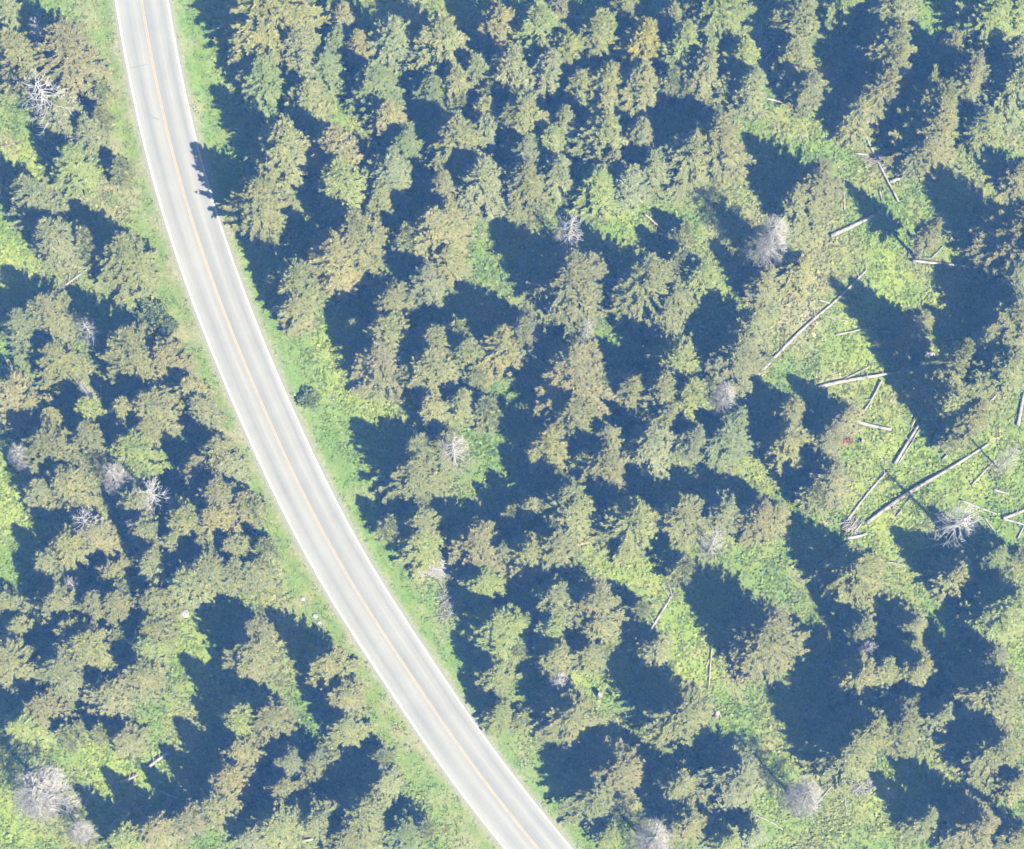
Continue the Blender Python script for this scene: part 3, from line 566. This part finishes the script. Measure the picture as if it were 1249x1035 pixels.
# ---------------------------------------------------------------- brush heaps, stumps, boulders
def heap(name, px, py, w, h, n, mat, label, cat, seed, thick=.05, ang=None):
    r = random.Random(seed); mb = MB(); x0, y0 = W(px, py)
    for i in range(n):
        a = r.uniform(0, 6.28); q = math.sqrt(r.random()); x = math.cos(a) * q * w * S / 2; y = math.sin(a) * q * h * S / 2
        da = r.gauss(ang, .35) if ang is not None else r.uniform(0, 6.28); l_ = r.uniform(.5, 2.2)
        z = gz(x0 + x, y0 + y) + r.uniform(.05, .75) * (1 - q * .6)
        d = Vector((math.cos(da), math.sin(da), r.uniform(-.15, .2))) * l_ / 2; c = Vector((x, y, z))
        mb.tube([c - d, c + Vector((r.uniform(-.1, .1), r.uniform(-.1, .1), r.uniform(0, .12))), c + d], [thick * r.uniform(.6, 1.2), thick, thick * .3], 4)
    root = bpy.data.objects.new(name, None); COL.objects.link(root); root.location = (x0, y0, 0)
    obj('twig_tangle', mb.mesh('twig_tangle', mat), root)
    m2 = MB(); d = Vector((math.cos(ang or .6), math.sin(ang or .6), 0)); z = gz(x0, y0)
    m2.tube([-d * w * S * .45 + Vector((0, 0, z + .15)), Vector((0, 0, z + .3)), d * w * S * .42 + Vector((.1, .2, z + .25))], [.16, .13, .06], 7)
    obj('trunk', m2.mesh('trunk', M_LOG, True), root)
    root['label'] = label; root['category'] = cat
heap('brush_pile', 527, 690, 46, 26, 170, M_DEAD, 'pale brush pile of bleached branches by the road', 'brush pile', 1, .06, -.6)
heap('brush_pile', 548, 730, 30, 60, 110, M_LOG, 'tan strip of dry branches below the roadside brush pile', 'brush pile', 2, .035)
heap('brush_pile', 922, 66, 40, 62, 190, M_DEAD, 'pale heap of bleached sticks near the top', 'brush pile', 3, .06, 1.0)
heap('brush_pile', 1051, 958, 28, 22, 90, M_TWIG, 'small grey brush heap right of the wide dead crown', 'brush pile', 5, .04)
heap('brush_pile', 1075, 195, 34, 22, 60, M_LOG, 'scatter of dry branches around the crossed logs', 'brush pile', 6, .04, .2)
heap('brush_pile', 1138, 446, 40, 20, 70, M_DEAD, 'white tangle of broken wood below the small tan conifer', 'brush pile', 7, .06, .3)
heap('brush_pile', 1040, 640, 22, 14, 60, M_LOG, 'pale tangle of roots at the end of two logs', 'brush pile', 9, .06, .8)
heap('brush_pile', 820, 375, 20, 14, 40, M_LOG, 'little brown brush pile between crowns near the centre', 'brush pile', 10, .06, .8)
def stump(px, py, r, h, label, seed):
    rr = random.Random(seed); x, y = W(px, py); mb = MB()
    mb.tube([(0, 0, -.15), (0, 0, .08), (0, 0, .3 * h), (.03, .02, h)], [r * 1.7, r * 1.3, r * 1.02, r * .95], 11)
    root = bpy.data.objects.new('tree_stump', None); COL.objects.link(root); root.location = (x, y, gz(x, y))
    obj('bole', mb.mesh('bole', M_BARK, True), root)
    m2 = MB(); m2.tube([(.03, .02, h + .002), (.03, .02, h + .03)], [r * .9, r * .84], 11); obj('cut_face', m2.mesh('cut_face', M_LOG), root)
    root['label'] = label; root['category'] = 'stump'
stump(731, 848, .32, 1.3, 'pale stump casting a short dark shadow in the roadside woods', 1)
stump(873, 872, .30, 2.4, 'tall stump with a dark finger of shadow in lower clearing', 2)
stump(1052, 538, .22, .6, 'low pale stump beside the rust red bush', 3)
def boulder(px, py, r, label, seed):
    import bmesh
    rr = random.Random(seed); bm = bmesh.new(); bmesh.ops.create_icosphere(bm, subdivisions=3, radius=r)
    off = Vector((rr.uniform(0, 50), rr.uniform(0, 50), 0)); sx, sy = rr.uniform(.75, 1.3), rr.uniform(.7, 1.1)
    for v in bm.verts:
        v.co *= 1 + .35 * noise.noise(v.co * (1.6 / r) + off); v.co.x *= sx; v.co.y *= sy; v.co.z *= .65
    me = bpy.data.meshes.new('boulder'); bm.to_mesh(me); bm.free(); me.materials.append(M_STONE)
    x, y = W(px, py); o = obj('boulder', me, None, (x, y, gz(x, y) + r * .2)); o['label'] = label; o['category'] = 'boulder'; o['group'] = 'pale stones in the grass'
for q in [(1125, 429, .6, 'pale slab of stone beside the small tan conifer'), (9, 876, .55, 'pale stone by the left edge at lower left'), (66, 896, .32, 'small white stone between lower left crowns'),
          (384, 751, .3, 'upper white stone of a pair on the roadside verge'), (389, 759, .28, 'lower white stone of a pair on the roadside verge'), (225, 748, .5, 'pale stone in the grassy gap of the left woods'), (1136, 432, .4, 'small stone right of the pale slab'),
          (102, 962, .25, 'white stone in shade right of the widest grey crown'), (71, 846, .45, 'round tan stone between lower left crowns'), (369, 730, .25, 'single white stone above the pair on the verge')]:
    boulder(*q[:3], q[3], int(q[0]))

# ---------------------------------------------------------------- ground
LUSH = [(415, 445, 62, 1.35), (470, 490, 30, 1.2), (1090, 330, 45, .9), (1060, 420, 60, 1.15), (1080, 570, 70, 1.1), (1200, 570, 50, 1.2), (1100, 640, 60, .9), (20, 615, 55, 1.3), (35, 190, 40, 1.2), (770, 690, 60, 1.1), (850, 800, 70, 1.15), (700, 830, 45, 1),
        (240, 70, 60, .6), (240, 120, 55, .6), (1230, 15, 40, 1), (945, 960, 55, 1), (1085, 970, 40, 1.1), (150, 960, 50, 1.2), (110, 900, 40, 1), (10, 330, 50, 1.2), (370, 260, 30, .8), (450, 260, 40, .9), (915, 655, 40, 1), (860, 550, 50, .9), (930, 560, 40, .9), (620, 720, 40, .8),
        (1000, 130, 45, .8), (1130, 420, 60, 1), (210, 770, 50, .8), (760, 250, 40, 1), (400, 120, 40, .8), (500, 170, 35, .8), (420, 230, 35, .9), (840, 360, 50, .8), (1190, 760, 60, .7), (120, 660, 45, .9), (480, 560, 45, .7), (460, 640, 60, .3), (510, 770, 45, .4), (1210, 790, 40, .8), (20, 1000, 60, 1), (260, 830, 40, .9)]
TAN = [(975, 330, 55, .75), (965, 390, 45, .7), (950, 250, 45, .6), (150, 100, 45, .6), (105, 25, 30, .8), (140, 210, 40, .5), (1175, 210, 40, .3), (528, 700, 26, .9), (548, 760, 24, .8), (345, 440, 18, .7), (385, 505, 20, .4), (470, 960, 60, .35), (500, 900, 50, .3), (440, 830, 25, .4), (630, 890, 35, .55), (660, 940, 35, .4), (150, 270, 40, .4), (1150, 340, 25, .6), (1165, 365, 18, .8), (905, 60, 40, .7), (990, 410, 30, .4), (1035, 590, 30, .4), (160, 360, 40, .5), (600, 820, 40, .2)]
GREEN = (.068, .104, .018); YG = (.118, .147, .026); OLV = (.098, .108, .032); TANC = (.132, .121, .064); DIRT = (.075, .065, .040)
cell = {}
for f in feet:
    cell.setdefault((int(f[0] // 8), int(f[1] // 8)), []).append(f)
def lerp3(a, b, t): return tuple(p + (q - p) * t for p, q in zip(a, b))
def tint(x, y, d):
    px, py = P(x, y)
    wx = px + 16 * noise.noise(Vector((x * .35, y * .35, 1))); wy = py + 16 * noise.noise(Vector((x * .35, y * .35, 5)))
    n = noise.noise(Vector((x * .12, y * .12, 0))) ; n2 = noise.noise(Vector((x * .4, y * .4, 7)))
    c = lerp3(GREEN, OLV, sstep(-.3, .45, n + .4 * n2))
    l = 0; t = 0
    for a, b, r, s in LUSH:
        q = ((wx - a) ** 2 + (wy - b) ** 2) / (r * r)
        if q < 4: l += s * math.exp(-q * 1.3)
    for a, b, r, s in TAN:
        q = ((wx - a) ** 2 + (wy - b) ** 2) / (r * r)
        if q < 4: t += s * math.exp(-q * 1.3)
    c = lerp3(c, YG, min(1, l) * (.75 + .25 * n2))
    dry = noise.noise(Vector((x * .27 + 40, y * .27, 11))) + .5 * noise.noise(Vector((x * .8, y * .8, 17)))
    c = lerp3(c, (.140, .126, .066), sstep(.28, .75, dry) * .7)
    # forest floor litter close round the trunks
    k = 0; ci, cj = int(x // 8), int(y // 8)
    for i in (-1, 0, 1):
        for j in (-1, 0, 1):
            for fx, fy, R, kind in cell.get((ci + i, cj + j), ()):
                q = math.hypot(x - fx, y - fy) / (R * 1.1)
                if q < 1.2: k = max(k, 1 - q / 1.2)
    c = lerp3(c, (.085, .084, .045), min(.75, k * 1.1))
    c = lerp3(c, TANC, min(.95, t * (.8 + .5 * n2)))
    ad = abs(d)
    if ad < HALF + 7:
        if d < 0: c = lerp3(c, lerp3((.076, .106, .022), TANC, sstep(-.1, .5, n2 + n * .5) * .7), (1 - sstep(HALF + 2.5, HALF + 6.5, ad)) * .8)
        else: c = lerp3(c, lerp3((.066, .106, .020), TANC, sstep(.1, .6, n2) * .45), (1 - sstep(HALF + 2.5, HALF + 7, ad)) * .75)
        c = lerp3(c, (.125, .125, .08), (1 - sstep(HALF + .3, HALF + 1.3 + .8 * n2, ad)) * .8)
    return c
def axis_steps(a, b, step, far):
    v = []; x = a
    while x <= b: v.append(x); x += step
    lo, s = [], step * 2; x = a - s
    while x > -far: lo.append(x); s *= 1.5; x -= s
    hi, s = [], step * 2; x = v[-1] + s
    while x < far: hi.append(x); s *= 1.5; x += s
    return [-far] + lo[::-1] + v + hi + [far]
XS = axis_steps(-68, 68, .5, 350); YS = axis_steps(-58, 62, .5, 350)
gv = []; gc = []
for y in YS:
    for x in XS:
        d = road_d(x, y) if abs(x) < 75 and abs(y) < 75 else 50
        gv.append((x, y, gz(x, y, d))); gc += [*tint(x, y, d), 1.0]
nx = len(XS); gf = [(j * nx + i, j * nx + i + 1, (j + 1) * nx + i + 1, (j + 1) * nx + i) for j in range(len(YS) - 1) for i in range(nx - 1)]
me = bpy.data.meshes.new('ground'); me.from_pydata(gv, [], gf)
ca = me.color_attributes.new('tint', 'FLOAT_COLOR', 'POINT'); ca.data.foreach_set('color', gc)
me.materials.append(M_GROUND); me.polygons.foreach_set('use_smooth', [True] * len(gf)); me.update()
structure(obj('ground', me))

# grass and low herbs: uncountable
rg = random.Random(21); gvv = []; gff = []; gcc = []
for _ in range(78000):
    x = rg.uniform(-66, 66); y = rg.uniform(-56, 58); d = road_d(x, y) if True else 0
    ad = abs(d)
    if ad < HALF + .55: continue
    if ad < HALF + 1.6 and rg.random() < .6: continue
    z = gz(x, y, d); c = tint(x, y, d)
    nn = noise.noise(Vector((x * .5, y * .5, 2)))
    big = (1.0 + .8 * nn) * rg.uniform(.6, 1.5)
    if ad < HALF + 4: big *= .6
    v = rg.uniform(.8, 1.25)
    for k in range(4):
        a = rg.uniform(0, 6.28); ln = .24 * big * rg.uniform(.7, 1.3); hgt = ln * rg.uniform(.3, .9); wd = .09 * big + .03
        ca_, sa = math.cos(a), math.sin(a); b = len(gvv); ox, oy = x + rg.uniform(-.2, .2), y + rg.uniform(-.2, .2)
        gvv += [(ox - sa * wd, oy + ca_ * wd, z - .03), (ox + sa * wd, oy - ca_ * wd, z - .03), (ox + ca_ * ln + sa * wd * .6, oy + sa * ln - ca_ * wd * .6, z + hgt), (ox + ca_ * ln * 1.15 - sa * wd * .4, oy + sa * ln * 1.15 + ca_ * wd * .4, z + hgt * .9)]
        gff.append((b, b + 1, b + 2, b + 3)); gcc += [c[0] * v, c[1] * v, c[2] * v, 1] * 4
me = bpy.data.meshes.new('grass'); me.from_pydata(gvv, [], gff)
ca = me.color_attributes.new('tint', 'FLOAT_COLOR', 'POINT'); ca.data.foreach_set('color', gcc)
me.materials.append(M_GRASS); me.update(); stuff(obj('grass', me))

# ---------------------------------------------------------------- road and its markings
def ribbon(name, lat0, lat1, z, mat, jitter=0, seed=0, i0=0, i1=None, kind='structure', cols=1):
    r = random.Random(seed); v = []; f = []; uv = []; n = 0; s = 0
    rng_ = range(i0, i1 or len(CEN)); prev = None
    for i in rng_:
        c, t, nrm = road_frame(i)
        if prev is not None: s += (c - prev).length
        prev = c
        a = lat0 + (noise.noise(Vector((s * 1.3, seed, 0))) + .6 * noise.noise(Vector((s * 4, seed, 4)))) * jitter; b = lat1 + (noise.noise(Vector((s * 1.3, seed + 9, 0))) + .6 * noise.noise(Vector((s * 4, seed, 8)))) * jitter
        for k in range(cols + 1):
            w = k / cols; q = c + nrm * (a + (b - a) * w); v.append((q.x, q.y, z)); uv.append((s, w))
        n += 1
    w = cols + 1
    for i in range(n - 1):
        for k in range(cols): f.append((i * w + k, i * w + k + 1, (i + 1) * w + k + 1, (i + 1) * w + k))
    me = bpy.data.meshes.new(name); me.from_pydata(v, [], f); me.materials.append(mat)
    ul = me.uv_layers.new(name='along')
    for lp in me.loops: ul.data[lp.index].uv = uv[lp.vertex_index]
    me.update()
    o = structure(obj(name, me))
    if sum(p.normal.z for p in me.polygons) < 0: me.flip_normals()
    return o
ribbon('road_shoulder', -HALF - .32, HALF + .28, .012, M_GRAVEL, .20, 3)
ribbon('road', -HALF, HALF, .030, M_ROAD, .02, 5, cols=8)
ribbon('edge_line', -HALF + .05, -HALF + .30, .035, M_WHITE, .012, 7)
ribbon('edge_line', HALF - .27, HALF - .05, .035, M_WHITE, .012, 8)
ribbon('centre_line', .02, .14, .035, M_YEL, .004, 9)
ribbon('centre_line', -.17, -.05, .035, M_YEL, .004, 10)
def crack(pts, wd):
    v = []; f = []; w = [Vector(W(*p)) for p in pts]
    for i, p in enumerate(w):
        t = (w[min(i + 1, len(w) - 1)] - w[max(i - 1, 0)]).normalized(); n = Vector((-t.y, t.x)) * wd * (.4 + .6 * math.sin(PI * (i + .5) / len(w)))
        v += [(p.x + n.x, p.y + n.y, .034), (p.x - n.x, p.y - n.y, .034)]
        if i: f.append((2 * i - 2, 2 * i - 1, 2 * i + 1, 2 * i))
    me = bpy.data.meshes.new('road_crack'); me.from_pydata(v, [], f); me.materials.append(M_CRACK); me.update(); structure(obj('road_crack', me))
crack([(156, 83), (164, 82), (172, 80), (181, 78)], .07)
crack([(175, 136), (183, 140), (189, 144), (194, 146)], .10)

# ---------------------------------------------------------------- air
hb = [(-420, -420, -3), (420, -420, -3), (420, 420, -3), (-420, 420, -3), (-420, -420, HC + 4), (420, -420, HC + 4), (420, 420, HC + 4), (-420, 420, HC + 4)]
me = bpy.data.meshes.new('haze'); me.from_pydata(hb, [], [(3, 2, 1, 0), (4, 5, 6, 7), (0, 1, 5, 4), (1, 2, 6, 5), (2, 3, 7, 6), (3, 0, 4, 7)])
m, nt, N, L = new_mat('haze_air'); pv = nd(nt, 'ShaderNodeVolumePrincipled'); out = nd(nt, 'ShaderNodeOutputMaterial')
pv.inputs['Color'].default_value = (.15, .40, 1.0, 1); pv.inputs['Absorption Color'].default_value = (1, 1, 1, 1); pv.inputs['Density'].default_value = 0.00031
pv.inputs['Anisotropy'].default_value = 0.0
L.new(pv.outputs[0], out.inputs['Volume']); me.materials.append(m); stuff(obj('haze', me))

# ---------------------------------------------------------------- sun, sky, camera
EL = math.radians(50); ax, ay = .68, -.733
w = bpy.data.worlds.new('World'); scene.world = w; w.use_nodes = True; nt = w.node_tree; nt.nodes.clear()
sky = nt.nodes.new('ShaderNodeTexSky'); sky.sky_type = 'NISHITA'; sky.sun_disc = False; sky.sun_elevation = EL; sky.sun_rotation = math.atan2(ax, ay)
bg = nt.nodes.new('ShaderNodeBackground'); bg.inputs[1].default_value = .05; o = nt.nodes.new('ShaderNodeOutputWorld')
nt.links.new(sky.outputs[0], bg.inputs[0]); nt.links.new(bg.outputs[0], o.inputs[0])
sd = bpy.data.lights.new('sun', 'SUN'); sd.energy = 5.0; sd.angle = math.radians(.5); sd.color = (1, .955, .87)
so = bpy.data.objects.new('sun', sd); COL.objects.link(so); so.location = (60, -60, 120)
h = math.hypot(ax, ay); dv = Vector((-ax / h * math.cos(EL), -ay / h * math.cos(EL), -math.sin(EL))); so.rotation_euler = dv.to_track_quat('-Z', 'Y').to_euler()

cam = bpy.data.cameras.new('camera'); co = bpy.data.objects.new('camera', cam); COL.objects.link(co); scene.camera = co
GW = 1249 * S; nxw, nyw = W(NX, NY)
co.location = (nxw, nyw, HC); cam.sensor_fit = 'HORIZONTAL'; cam.sensor_width = 36; cam.lens = 36 * HC / GW
cam.shift_x = -nxw / GW; cam.shift_y = -nyw / GW
cam.clip_end = 3000; cam.clip_start = 1
scene.view_settings.view_transform = 'Standard'; scene.view_settings.look = 'None'; scene.view_settings.exposure = 2.25; scene.view_settings.gamma = 1
scene.render.engine = 'CYCLES'; scene.cycles.use_denoising = True
scene.cycles.max_bounces = 6; scene.cycles.diffuse_bounces = 2; scene.cycles.volume_bounces = 1; scene.cycles.transparent_max_bounces = 8
print('TREES', N_TREES, 'items', len(items), 'labels', len(set(LABEL.values())))
